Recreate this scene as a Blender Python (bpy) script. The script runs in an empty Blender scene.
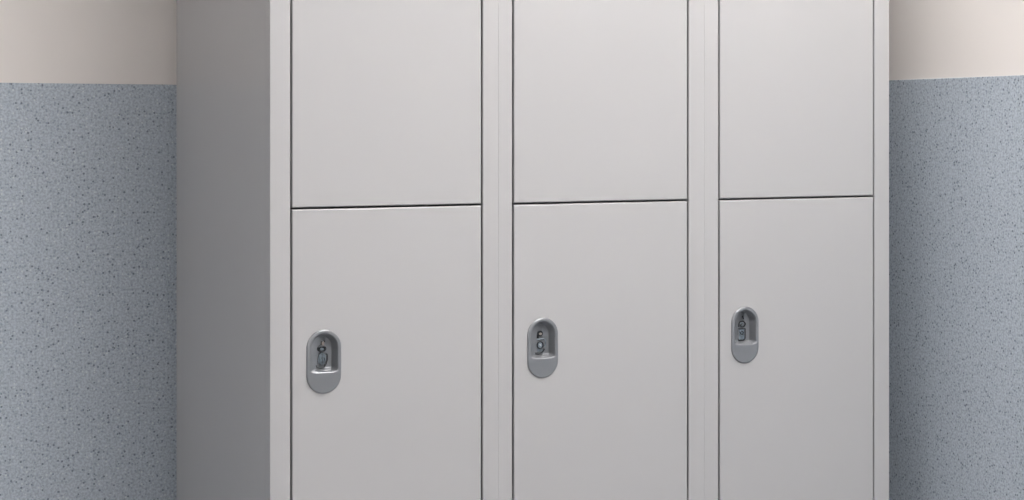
import bpy, bmesh, math
from mathutils import Vector

sc = bpy.context.scene
C = sc.collection
# ------------------------------------------------------------------ camera
# the place: x runs along the locker fronts, y goes back towards the wall,
# origin on the floor under the front left corner of the lockers
F = 1752.0            # focal length in pixels of the 1024 px wide frame
CT, ST = 0.8942, 0.4476
HOR = 129.0
K = 10142.0
CAMX, CAMY, EYE = -0.878, -2.590, 1.094
cd = bpy.data.cameras.new('camera')
cam = bpy.data.objects.new('camera', cd)
C.objects.link(cam)
cam.location = (CAMX, CAMY, EYE)
cam.rotation_euler = (math.radians(90), 0, -math.atan2(ST, CT))
cd.sensor_width = 36.0
cd.lens = F / 1024 * 36
cd.shift_y = -(250 - HOR) / 1024
cd.clip_start = 0.05
sc.camera = cam

# ------------------------------------------------------------------ light, exposure
w = bpy.data.worlds.new('world'); sc.world = w; w.use_nodes = True
w.node_tree.nodes['Background'].inputs[0].default_value = (0.8, 0.85, 1, 1)
w.node_tree.nodes['Background'].inputs[1].default_value = 0.05
vs = sc.view_settings
vs.view_transform = 'Standard'; vs.look = 'None'; vs.gamma = 1; vs.use_curve_mapping = False
vs.exposure = 0.0
LAMPS = [(0.78, -0.70, 1.0, 0.3, 25.5), (-1.7, -1.35, 0.3, 1.2, 17.5), (0.75, -2.0, 1.0, 0.3, 60.0)]   # x, y, size x, size y, radiance
LAMPCOL = (1.0, 0.985, 0.97)

# ------------------------------------------------------------------ helpers
def new_mat(name):
    m = bpy.data.materials.new(name); m.use_nodes = True
    return m, m.node_tree, m.node_tree.nodes['Principled BSDF']

def plain(name, col, rough=0.5, metal=0.0, bump=0.0, bscale=300, var=0.0, vscale=3.0, spec=0.5, coat=0.0, crough=0.2):
    m, nt, b = new_mat(name)
    b.inputs['Coat Weight'].default_value = coat
    b.inputs['Coat Roughness'].default_value = crough
    b.inputs['Roughness'].default_value = rough
    b.inputs['Metallic'].default_value = metal
    b.inputs['Specular IOR Level'].default_value = spec
    tc = nt.nodes.new('ShaderNodeTexCoord')
    n = nt.nodes.new('ShaderNodeTexNoise'); n.inputs['Scale'].default_value = vscale
    n.inputs['Detail'].default_value = 4
    nt.links.new(tc.outputs['Object'], n.inputs['Vector'])
    r = nt.nodes.new('ShaderNodeValToRGB')
    r.color_ramp.elements[0].position = 0.3; r.color_ramp.elements[1].position = 0.7
    r.color_ramp.elements[0].color = tuple(c * (1 - var) for c in col) + (1,)
    r.color_ramp.elements[1].color = tuple(min(1, c * (1 + var)) for c in col) + (1,)
    nt.links.new(n.outputs['Fac'], r.inputs['Fac'])
    nt.links.new(r.outputs['Color'], b.inputs['Base Color'])
    if bump:
        n2 = nt.nodes.new('ShaderNodeTexNoise'); n2.inputs['Scale'].default_value = bscale
        n2.inputs['Detail'].default_value = 3
        nt.links.new(tc.outputs['Object'], n2.inputs['Vector'])
        bp = nt.nodes.new('ShaderNodeBump'); bp.inputs['Strength'].default_value = bump
        bp.inputs['Distance'].default_value = 0.001
        nt.links.new(n2.outputs['Fac'], bp.inputs['Height'])
        nt.links.new(bp.outputs['Normal'], b.inputs['Normal'])
    return m

def vinyl(name):
    """blue grey speckled sheet vinyl: fine mottle and scattered dark and light flecks"""
    m, nt, b = new_mat(name)
    L = nt.links.new
    tc = nt.nodes.new('ShaderNodeTexCoord')
    def noise(scale, detail=2):
        n = nt.nodes.new('ShaderNodeTexNoise'); n.inputs['Scale'].default_value = scale
        n.inputs['Detail'].default_value = detail; L(tc.outputs['Object'], n.inputs['Vector']); return n
    def mix(fac, a, bcol):
        mx = nt.nodes.new('ShaderNodeMix'); mx.data_type = 'RGBA'
        L(fac, mx.inputs[0])
        if isinstance(a, tuple): mx.inputs[6].default_value = a
        else: L(a, mx.inputs[6])
        mx.inputs[7].default_value = bcol
        return mx.outputs[2]
    def ramp(src, p0, p1, v0=0.0, v1=1.0):
        r = nt.nodes.new('ShaderNodeMapRange'); L(src, r.inputs[0])
        r.inputs[1].default_value = p0; r.inputs[2].default_value = p1
        r.inputs[3].default_value = v0; r.inputs[4].default_value = v1
        return r.outputs[0]
    def flecks(scale, thresh, size, seed):
        v = nt.nodes.new('ShaderNodeTexVoronoi'); v.inputs['Scale'].default_value = scale
        mp = nt.nodes.new('ShaderNodeMapping'); mp.inputs['Location'].default_value = (seed, seed * 2, seed * 3)
        L(tc.outputs['Object'], mp.inputs[0]); L(mp.outputs[0], v.inputs['Vector'])
        spot = ramp(v.outputs['Distance'], size * 0.6, size, 1, 0)
        sep = nt.nodes.new('ShaderNodeSeparateColor'); L(v.outputs['Color'], sep.inputs[0])
        pick = ramp(sep.outputs[0], thresh, thresh + 0.01, 0, 1)
        mu = nt.nodes.new('ShaderNodeMath'); mu.operation = 'MULTIPLY'
        L(spot, mu.inputs[0]); L(pick, mu.inputs[1]); return mu.outputs[0]
    c = mix(ramp(noise(250, 3).outputs['Fac'], 0.40, 0.60), VIN_D, VIN_L)
    c = mix(ramp(noise(300, 1).outputs['Fac'], 0.56, 0.70, 0, 0.45), c, VIN_B)
    c = mix(flecks(150, 0.45, 0.36, 3.1), c, VIN_F1)
    c = mix(flecks(140, 0.70, 0.30, 7.7), c, VIN_F3)
    c = mix(flecks(110, 0.50, 0.26, 5.3), c, VIN_F2)
    L(c, b.inputs['Base Color'])
    b.inputs['Roughness'].default_value = 0.55
    b.inputs['Specular IOR Level'].default_value = 0.3
    bp = nt.nodes.new('ShaderNodeBump'); bp.inputs['Strength'].default_value = 0.12
    bp.inputs['Distance'].default_value = 0.001
    L(noise(260, 2).outputs['Fac'], bp.inputs['Height']); L(bp.outputs['Normal'], b.inputs['Normal'])
    return m

VIN_D = (0.360, 0.402, 0.450, 1)
VIN_L = (0.498, 0.550, 0.604, 1)
VIN_B = (0.350, 0.392, 0.485, 1)
VIN_F1 = (0.300, 0.337, 0.395, 1)
VIN_F2 = (0.170, 0.192, 0.235, 1)
VIN_F3 = (0.57, 0.62, 0.63, 1)

M = {}
M['steel'] = plain('powder_coated_steel', (0.398, 0.394, 0.398), 0.50, 0, 0.06, 700, 0.010, 2.5, 0.25, 0.35, 0.18)
M['inside'] = plain('locker_inside', (0.30, 0.30, 0.30), 0.6)
M['plate'] = plain('lock_plate_grey', (0.235, 0.243, 0.258), 0.30, 0.45, 0.03, 900, 0.02, 40, 0.5, 0.6, 0.12)
M['dark'] = plain('dark_metal', (0.025, 0.028, 0.032), 0.35, 0.5)
M['blue_steel'] = plain('blued_steel', (0.24, 0.285, 0.32), 0.3, 0.6, 0, 1, 0.35, 250)
M['cyl'] = plain('pale_steel', (0.5, 0.53, 0.55), 0.35, 0.4)
M['brass'] = plain('worn_brass', (0.33, 0.29, 0.26), 0.4, 0.5)
M['cream'] = plain('cream_wall_paint', (0.765, 0.720, 0.688), 0.75, 0, 0.10, 160, 0.012, 4, 0.3)
M['white'] = plain('ceiling_white', (0.80, 0.79, 0.77), 0.8)
M['floor'] = plain('grey_floor', (0.26, 0.27, 0.29), 0.5, 0, 0, 1, 0.06, 40)
M['vinyl'] = vinyl('speckled_vinyl')
M['lampbody'] = plain('lamp_enamel', (0.8, 0.8, 0.8), 0.4)
def diffuser(rad):
    m, nt, b = new_mat('lamp_diffuser')
    b.inputs['Emission Color'].default_value = LAMPCOL + (1,)
    b.inputs['Emission Strength'].default_value = rad
    b.inputs['Base Color'].default_value = (0.8, 0.8, 0.8, 1)
    return m

def box(bm, x0, x1, y0, y1, z0, z1, bev=0.0, seg=2):
    vs_ = [bm.verts.new((x, y, z)) for x in (x0, x1) for y in (y0, y1) for z in (z0, z1)]
    a = vs_
    fs = [bm.faces.new(q) for q in ((a[0], a[1], a[3], a[2]), (a[4], a[6], a[7], a[5]), (a[0], a[4], a[5], a[1]),
                                    (a[2], a[3], a[7], a[6]), (a[0], a[2], a[6], a[4]), (a[1], a[5], a[7], a[3]))]
    if bev:
        es = list({e for f in fs for e in f.edges})
        bmesh.ops.bevel(bm, geom=es, offset=bev, segments=seg, affect='EDGES', profile=0.5)

def obj(name, bm, mat, parent=None, kind=None, smooth=False, loc=None):
    bmesh.ops.recalc_face_normals(bm, faces=bm.faces[:])
    me = bpy.data.meshes.new(name)
    if smooth:
        for f in bm.faces: f.smooth = True
    bm.to_mesh(me); bm.free()
    me.materials.append(mat)
    o = bpy.data.objects.new(name, me); C.objects.link(o)
    if parent is not None: o.parent = parent
    if loc is not None: o.location = loc
    if kind: o['kind'] = kind
    return o

def empty(name, loc, label, cat, group=None):
    o = bpy.data.objects.new(name, None); C.objects.link(o); o.empty_display_size = 0.1
    o.location = loc; o['label'] = label; o['category'] = cat
    if group: o['group'] = group
    return o

def bx_obj(name, dims, mat, kind=None, bev=0.0, parent=None):
    bm = bmesh.new(); box(bm, *dims, bev=bev)
    return obj(name, bm, mat, parent, kind)

# pixel column on the locker fronts -> metres along them
def tx(px):
    u = px - 512.0
    return K / ST * (1 / (3500 - u) - 1 / (3500 + 242.0))
def zz(px, py):
    return EYE - (py - HOR) * (K / (3500 - (px - 512.0))) / F

# ------------------------------------------------------------------ the room
XL, XR, YF, YB, ZC = -2.3, 1.335, -4.2, 0.575, 2.55
WT = 0.12
bx_obj('floor', (XL - WT, XR + WT, YF - WT, YB + WT, -0.1, 0), M['floor'], 'structure')
bx_obj('ceiling', (XL - WT, XR + WT, YF - WT, YB + WT, ZC, ZC + 0.1), M['white'], 'structure')
bx_obj('wall_back', (XL - WT, XR + WT, YB, YB + WT, 0, ZC), M['cream'], 'structure')
bx_obj('wall_right', (XR, XR + WT, YF - WT, YB, 0, ZC), M['cream'], 'structure')
bx_obj('wall_left', (XL - WT, XL, YF - WT, YB, 0, ZC), M['cream'], 'structure')
bx_obj('wall_front', (XL, XR, YF - WT, YF, 0, ZC), M['cream'], 'structure')
# speckled vinyl cladding on the lower walls
WZL, WZR = 1.1755, 1.1898
bx_obj('trim_1', (XL, XR - 0.003, YB - 0.003, YB, 0, WZL), M['vinyl'], 'structure', 0.0008)
bx_obj('trim_2', (XR - 0.003, XR, YF, YB - 0.003, 0, WZR), M['vinyl'], 'structure', 0.0008)
bx_obj('trim_3', (XL, XL + 0.003, YF, YB - 0.003, 0, WZL), M['vinyl'], 'structure', 0.0008)

# ------------------------------------------------------------------ ceiling lamps
for i, (lx, ly, sx, sy, rad) in enumerate(LAMPS):
    r = empty('ceiling_light', (lx, ly, ZC), ['white ceiling lamp on the right, in front of the lockers', 'white ceiling lamp on the left, beside the left wall', 'white ceiling lamp furthest from the lockers'][i], 'lamp', 'ceiling lamps')
    bm = bmesh.new()
    hx, hy = sx / 2 + 0.03, sy / 2 + 0.03
    box(bm, -hx, hx, -hy, hy, -0.03, 0, 0.004)
    obj('housing', bm, M['lampbody'], r)
    bm = bmesh.new(); box(bm, -sx / 2, sx / 2, -sy / 2, sy / 2, -0.05, -0.03, 0.003)
    obj('diffuser', bm, diffuser(rad), r)

# ------------------------------------------------------------------ lock parts
R = 0.0288            # half width of the lock plate
HL = 0.0502 - R       # half length of its straight sides
def pill(n_arc, n_str, r, hl):
    """loop of (centre line point, direction) round a pill standing on end"""
    out = []
    for i in range(n_arc):
        a = math.pi * i / n_arc
        out.append((0.0, hl, math.cos(a), math.sin(a)))
    for i in range(n_str):
        out.append((0.0, hl - 2 * hl * i / n_str, -1.0, 0.0))
    for i in range(n_arc):
        a = math.pi + math.pi * i / n_arc
        out.append((0.0, -hl, math.cos(a), math.sin(a)))
    for i in range(n_str):
        out.append((0.0, -hl + 2 * hl * i / n_str, 1.0, 0.0))
    return out

def stile(bm, xa, xb, z0, z1, ra, rb, d=0.0225):
    """folded upright of the face frame; ra and rb are the radii of its two front edges"""
    prof = [(xa, d)]
    for k in range(5):
        a = math.pi / 2 * k / 4
        prof.append((xa + ra - ra * math.cos(a), ra - ra * math.sin(a)))
    for k in range(5):
        a = math.pi / 2 * k / 4
        prof.append((xb - rb + rb * math.sin(a), rb - rb * math.cos(a)))
    prof.append((xb, d))
    lo = [bm.verts.new((x, y, z0)) for x, y in prof]; hi = [bm.verts.new((x, y, z1)) for x, y in prof]
    n = len(prof)
    for k in range(n): bm.faces.new((lo[k], lo[(k + 1) % n], hi[(k + 1) % n], hi[k]))
    bm.faces.new(lo); bm.faces.new(hi)

def smooth(e0, e1, x):
    t = max(0.0, min(1.0, (x - e0) / (e1 - e0))); return t * t * (3 - 2 * t)

PB = -0.0175          # z of the pocket's bottom lip
PD = 0.0150           # pocket depth
def pocket_depth(x, z):
    r = R - 0.0058
    # signed distance (positive inside) to a shape with a round head and a square foot
    if z > HL:
        d = r - math.hypot(x, z - HL)
    else:
        d = r - abs(x)
    foot = z - PB
    # rounded lower corners
    cr = 0.007
    if foot < cr and abs(x) > r - cr:
        d = min(d, cr - math.hypot(abs(x) - (r - cr), cr - foot))
    dd = smooth(-0.0006, 0.0060, d)
    # the left side slopes gently in, as a finger scoop
    t = max(0.0, min(1.0, (x + 0.0228) / 0.0300))
    dd = min(dd, t ** 0.75)
    ff = smooth(-0.0002, 0.0065, foot)
    return PD * dd * ff

def lock_plate_mesh():
    bm = bmesh.new()
    loop = pill(56, 44, R, HL)
    rings = []
    TH = 0.0030
    # skirt and rounded rim
    prof = [(1.0, 0.0)] + [(1.0 - (1 - math.cos(a)) * 0.0026 / R, TH - 0.0026 + 0.0026 * math.sin(a)) for a in [math.pi / 2 * i / 6 for i in range(7)]]
    for (k, h) in prof:
        rings.append([bm.verts.new((cx + dx * R * k, -h, cz + dz * R * k)) for cx, cz, dx, dz in loop])
    k0 = prof[-1][0]
    NR = 58
    for j in range(1, NR + 1):
        k = k0 * (1 - j / NR)
        if j == NR: k = 0.0
        ring = []
        for cx, cz, dx, dz in loop:
            x, z = cx + dx * R * k, cz + dz * R * k
            ring.append(bm.verts.new((x, -TH + pocket_depth(x, z), z)))
        rings.append(ring)
    n = len(loop)
    for a, b_ in zip(rings, rings[1:]):
        for i in range(n):
            bm.faces.new((a[i], a[(i + 1) % n], b_[(i + 1) % n], b_[i]))
    bmesh.ops.remove_doubles(bm, verts=rings[-1], dist=0.00002)
    bmesh.ops.dissolve_degenerate(bm, dist=0.000001, edges=bm.edges[:])
    return bm

def tube(bm, pts, r, n=8):
    """round bar through points"""
    pts = [Vector(p) for p in pts]
    rings = []
    for i, p in enumerate(pts):
        t = (pts[min(i + 1, len(pts) - 1)] - pts[max(i - 1, 0)]).normalized()
        up = Vector((0, 1, 0)) if abs(t.y) < 0.9 else Vector((1, 0, 0))
        s = t.cross(up).normalized(); q = t.cross(s)
        rings.append([bm.verts.new(p + (s * math.cos(2 * math.pi * k / n) + q * math.sin(2 * math.pi * k / n)) * r) for k in range(n)])
    for a, b_ in zip(rings, rings[1:]):
        for k in range(n): bm.faces.new((a[k], a[(k + 1) % n], b_[(k + 1) % n], b_[k]))
    bm.faces.new(rings[0][::-1]); bm.faces.new(rings[-1])

def disc(bm, x, z, y0, y1, r0, r1=None, sz=1.0, n=28):
    """short round boss on the pocket floor, axis along y, y0 back and y1 front"""
    r1 = r0 if r1 is None else r1
    bvl = min(0.0006, abs(y0 - y1) * 0.4)
    rings = []
    for (y, r) in ((y0, r0), (y1 + bvl, r1), (y1, r1 - bvl)):
        rings.append([bm.verts.new((x + r * math.cos(2 * math.pi * k / n), y, z + sz * r * math.sin(2 * math.pi * k / n))) for k in range(n)])
    for a, b_ in zip(rings, rings[1:]):
        for k in range(n): bm.faces.new((a[k], a[(k + 1) % n], b_[(k + 1) % n], b_[k]))
    bm.faces.new(rings[-1])

def arc(x, z, r, a0, a1, y, n=14, sz=1.0):
    return [(x + r * math.cos(math.radians(a0 + (a1 - a0) * i / n)), y, z + sz * r * math.sin(math.radians(a0 + (a1 - a0) * i / n))) for i in range(n + 1)]

YP = -0.0030 + PD     # y of the pocket floor
def put_mechanism(door, loc, style):
    lx, lz = loc
    at = (lx - (0.0013, 0.0018, 0.0024)[style], 0, lz)
    G = 0.0050       # y of the working face of the mechanism
    if style == 0:
        # small pin over a pale slot, ringed knob, fluted thumb turn with a dark hook round it
        bm = bmesh.new(); tube(bm, arc(0.0024, 0.0300, 0.0022, -10, 190, G, 12), 0.0010)
        obj('pin', bm, M['dark'], door, loc=at)
        bm = bmesh.new(); box(bm, 0.0002, 0.0040, G, YP, 0.0235, 0.0305, 0.0005)
        obj('strike_plate', bm, M['brass'], door, loc=at)
        bm = bmesh.new()
        tube(bm, arc(-0.0002, 0.0196, 0.0062, 0, 360, G, 24, 0.66), 0.0016)
        disc(bm, -0.0002, 0.0196, YP, G + 0.0006, 0.0062, 0.0060, 0.66)
        obj('keyhole_ring', bm, M['dark'], door, loc=at)
        bm = bmesh.new(); disc(bm, 0.0002, 0.0190, YP, G - 0.0010, 0.0034, 0.0030, 0.7)
        obj('lock_cylinder', bm, M['blue_steel'], door, loc=at)
        bm = bmesh.new()
        disc(bm, -0.0005, 0.0035, YP, G + 0.0010, 0.0070, 0.0064, 1.50)
        obj('thumb_turn', bm, M['dark'], door, loc=at)
        bm = bmesh.new()
        for i in range(5):
            x = -0.0060 + i * 0.0028
            h = 0.0095 - abs(i - 2) * 0.0014
            tube(bm, [(x * 0.8, G, 0.0035 - h), (x, G - 0.0012, 0.002), (x * 0.75 + 0.0004, G, 0.0040 + h)], 0.0009)
        obj('grip_ribs', bm, M['blue_steel'], door, loc=at)
        bm = bmesh.new()
        tube(bm, [(0.0070, G, 0.0112), (0.0090, G, 0.0095), (0.0088, G, 0.0020), (0.0070, G, -0.0050), (0.0035, G, -0.0090), (-0.0025, G, -0.0100), (-0.0086, G, -0.0092), (-0.0090, G, -0.0060)], 0.0014)
        obj('hook', bm, M['dark'], door, loc=at)
        bm = bmesh.new(); tube(bm, [(-0.0140, G, 0.0085), (-0.0095, G, 0.0094)], 0.0007)
        obj('lever', bm, M['dark'], door, loc=at)
    elif style == 1:
        bm = bmesh.new(); disc(bm, 0.0003, 0.0232, YP, G, 0.0062, 0.0056, 0.86)
        box(bm, -0.0062, -0.0022, G + 0.0004, YP, 0.0155, 0.0220, 0.0005)
        obj('keyhole_ring', bm, M['dark'], door, loc=at)
        bm = bmesh.new(); disc(bm, 0.0005, 0.0228, YP, G - 0.0010, 0.0034, 0.0028, 0.75)
        obj('lock_cylinder', bm, M['brass'], door, loc=at)
        bm = bmesh.new()
        tube(bm, [(-0.0060, G, 0.0138), (0.0060, G, 0.0142), (0.0100, G, 0.0115), (0.0104, G, 0.0060), (0.0085, G, 0.0010)], 0.0011)
        obj('strike_plate', bm, M['blue_steel'], door, loc=at)
        bm = bmesh.new()
        disc(bm, 0.0, 0.0040, YP, G + 0.0006, 0.0060, 0.0054, 1.05)
        box(bm, -0.0045, 0.0042, G + 0.0008, YP, -0.0065, 0.0005, 0.0006)
        obj('thumb_turn', bm, M['blue_steel'], door, loc=at)
        bm = bmesh.new(); tube(bm, arc(0.0, 0.0040, 0.0054, 0, 360, G, 24, 1.05), 0.0011)
        obj('turn_ring', bm, M['dark'], door, loc=at)
        bm = bmesh.new(); disc(bm, -0.0002, 0.0042, YP, G - 0.0008, 0.0021, 0.0017)
        obj('turn_centre', bm, M['cyl'], door, loc=at)
        bm = bmesh.new()
        tube(bm, [(-0.0106, G, -0.0078), (-0.0085, G, -0.0097), (-0.0030, G, -0.0106), (0.0025, G, -0.0090), (0.0062, G, -0.0055), (0.0078, G, -0.0025)], 0.0013)
        obj('hook', bm, M['dark'], door, loc=at)
        bm = bmesh.new(); disc(bm, -0.0140, 0.0085, YP, G, 0.0016, 0.0013, 1.4)
        obj('pin', bm, M['dark'], door, loc=at)
    else:
        bm = bmesh.new(); tube(bm, [(0.0008, G, 0.0335), (0.0018, G, 0.0305), (0.0030, G, 0.0275)], 0.0013)
        obj('pin', bm, M['dark'], door, loc=at)
        bm = bmesh.new()
        tube(bm, [(-0.0075, G, 0.0140), (-0.0077, G, 0.0190)] + arc(0.0000, 0.0186, 0.0070, 165, -70, G, 18, 0.72) + [(-0.0020, G, 0.0140), (-0.0034, G, 0.0175), (0.0010, G, 0.0190)], 0.0011)
        obj('keyhole_ring', bm, M['dark'], door, loc=at)
        bm = bmesh.new(); disc(bm, 0.0005, 0.0185, YP, G + 0.0008, 0.0036, 0.0030)
        obj('lock_cylinder', bm, M['blue_steel'], door, loc=at)
        bm = bmesh.new(); box(bm, -0.0095, 0.0065, G + 0.0008, YP, -0.0092, 0.0106, 0.0014, 3)
        obj('thumb_turn', bm, M['blue_steel'], door, loc=at)
        bm = bmesh.new()
        pts = [(-0.0095, G, 0.0085), (-0.0100, G, -0.0060), (-0.0070, G, -0.0098), (0.0030, G, -0.0098), (0.0066, G, -0.0068), (0.0068, G, 0.0106), (-0.0090, G, 0.0108)]
        tube(bm, pts, 0.0011)
        tube(bm, [(-0.0045, G, 0.0055), (-0.0020, G, 0.0010), (0.0015, G, 0.0000), (0.0030, G, 0.0045), (-0.0010, G, 0.0062)], 0.0009)
        obj('hook', bm, M['dark'], door, loc=at)

# ------------------------------------------------------------------ doors
def door_mesh(x0, x1, z0, z1, lx, lz, rad=0.0022, depth=0.020):
    """folded steel door with rounded edges and a pill shaped hole for the lock"""
    bm = bmesh.new()
    def rect(y, ins):
        ix = ins * 0.4
        return [bm.verts.new(p) for p in ((x0 + ix, y, z0 + ins), (x1 - ix, y, z0 + ins), (x1 - ix, y, z1 - ins), (x0 + ix, y, z1 - ins))]
    rings = [rect(depth, 0.0)]
    for i in range(5):
        a = math.pi / 2 * i / 4
        rings.append(rect(rad - rad * math.sin(a), rad - rad * math.cos(a)))
    for a, b_ in zip(rings, rings[1:]):
        for k in range(4): bm.faces.new((a[k], a[(k + 1) % 4], b_[(k + 1) % 4], b_[k]))
    hole = [bm.verts.new((lx + cx + dx * (R - 0.0012), 0, lz + cz + dz * (R - 0.0012))) for cx, cz, dx, dz in pill(16, 2, R, HL)]
    hb = [bm.verts.new((v.co.x, depth, v.co.z)) for v in hole]
    n = len(hole)
    he, hbe = [], []
    for i in range(n):
        he.append(bm.edges.new((hole[i], hole[(i + 1) % n])))
        bm.faces.new((hole[i], hole[(i + 1) % n], hb[(i + 1) % n], hb[i]))
    last = rings[-1]
    oe = [bm.edges.get((last[k], last[(k + 1) % 4])) for k in range(4)]
    bmesh.ops.triangle_fill(bm, edges=oe + he, use_beauty=True)
    be = [bm.edges.get((rings[0][k], rings[0][(k + 1) % 4])) for k in range(4)]
    hbe = [bm.edges.get((hb[k], hb[(k + 1) % n])) for k in range(n)]
    bmesh.ops.triangle_fill(bm, edges=be + hbe, use_beauty=True)
    return bm

ZT, ZB = 1.82, 0.0    # top and bottom of the lockers
PL = 0.08             # plinth
DEP = 0.527
ZMID = 0.970          # centre of the gap between the doors
HG = 0.0016           # half that gap
labels = ['pale grey steel locker at the left end, its grey side panel showing',
          'pale grey steel locker in the middle between its two neighbours',
          'pale grey steel locker at the right end, next to the right wall']
# pixel columns: left edge, door left, door right, right edge, lock centre x, y
COLS = [(270.0, 292.4, 481.0, 498.4, 323.7, 361.4),
        (498.4, 514.0, 687.0, 704.2, 542.4, 347.7),
        (704.2, 719.9, 872.8, 889.0, 744.5, 334.8)]
GAPL, GAPR = 0.0030, 0.0034
plate_me = None
for i, (pa, pb, pc, pd, plx, ply) in enumerate(COLS):
    X0, X1 = tx(pa), tx(pd)
    r = empty('locker', (X0, 0, 0), labels[i], 'locker', 'row of pale grey lockers')
    W = X1 - X0
    da, db = tx(pb) - X0, tx(pc) - X0
    sa, sb = da - GAPL, db + GAPR        # inner edges of the stiles
    e = 0.00004                          # hairline between neighbours
    # carcass: side panels, back, top, bottom and the shelf behind the gap
    bm = bmesh.new()
    ins = 0.0010
    box(bm, e + ins, e + ins + 0.0015, 0.0260, DEP, PL, ZT - 0.002, 0.0004)
    box(bm, W - e - ins - 0.0015, W - e - ins, 0.0260, DEP, PL, ZT - 0.002, 0.0004)
    box(bm, 0.0022, W - 0.0022, DEP - 0.0015, DEP, PL, ZT - 0.002)
    box(bm, e + ins, W - e - ins, 0.0232, DEP, ZT - 0.0018, ZT - 0.0002, 0.0004)
    box(bm, 0.0022, W - 0.0022, 0.0232, DEP - 0.0015, PL, PL + 0.0015)
    box(bm, 0.0022, W - 0.0022, 0.0232, DEP - 0.0015, ZMID - 0.012, ZMID - 0.0105)
    obj('carcass', bm, M['steel'], r)
    # face frame: two stiles, top and bottom rail, each with a folded return
    bm = bmesh.new()
    stile(bm, e, sa, PL, ZT, 0.0010 if i == 0 else 0.0003, 0.0024)
    stile(bm, sb, W - e, PL, ZT, 0.0016, 0.0010 if i == 2 else 0.0003)
    box(bm, sa, sb, 0, 0.0225, ZT - 0.022, ZT, 0.0009, 2)
    box(bm, sa, sb, 0, 0.0225, PL, PL + 0.022, 0.0009, 2)
    box(bm, e + 0.0090, e + 0.0105, 0.010, 0.035, PL, ZT - 0.004)
    box(bm, W - e - 0.0105, W - e - 0.0090, 0.010, 0.035, PL, ZT - 0.004)
    obj('face_frame', bm, M['steel'], r)
    bm = bmesh.new(); box(bm, 0.002, W - 0.002, 0.03, DEP - 0.01, 0, PL, 0.001)
    obj('plinth', bm, M['steel'], r)
    for tier, (z0, z1) in enumerate(((ZMID + HG, ZT - 0.0245), (PL + 0.0245, ZMID - HG))):
        lx = tx(plx) - X0
        lz = zz(plx, ply)
        if tier == 0: lz = (ZT - 0.0245) - (ZMID - HG - lz)
        bm = door_mesh(da, db, z0, z1, lx, lz)
        d = obj('door', bm, M['steel'], r)
        d['label'] = ('upper' if tier == 0 else 'lower') + ' door'
        if plate_me is None:
            p = obj('lock_plate', lock_plate_mesh(), M['plate'], d, smooth=True, loc=(lx, 0, lz)); plate_me = p.data
        else:
            p = bpy.data.objects.new('lock_plate', plate_me); C.objects.link(p); p.parent = d; p.location = (lx, 0, lz)
        p['label'] = 'recessed grey pill-shaped lock plate'
        put_mechanism(d, (lx, lz), i)
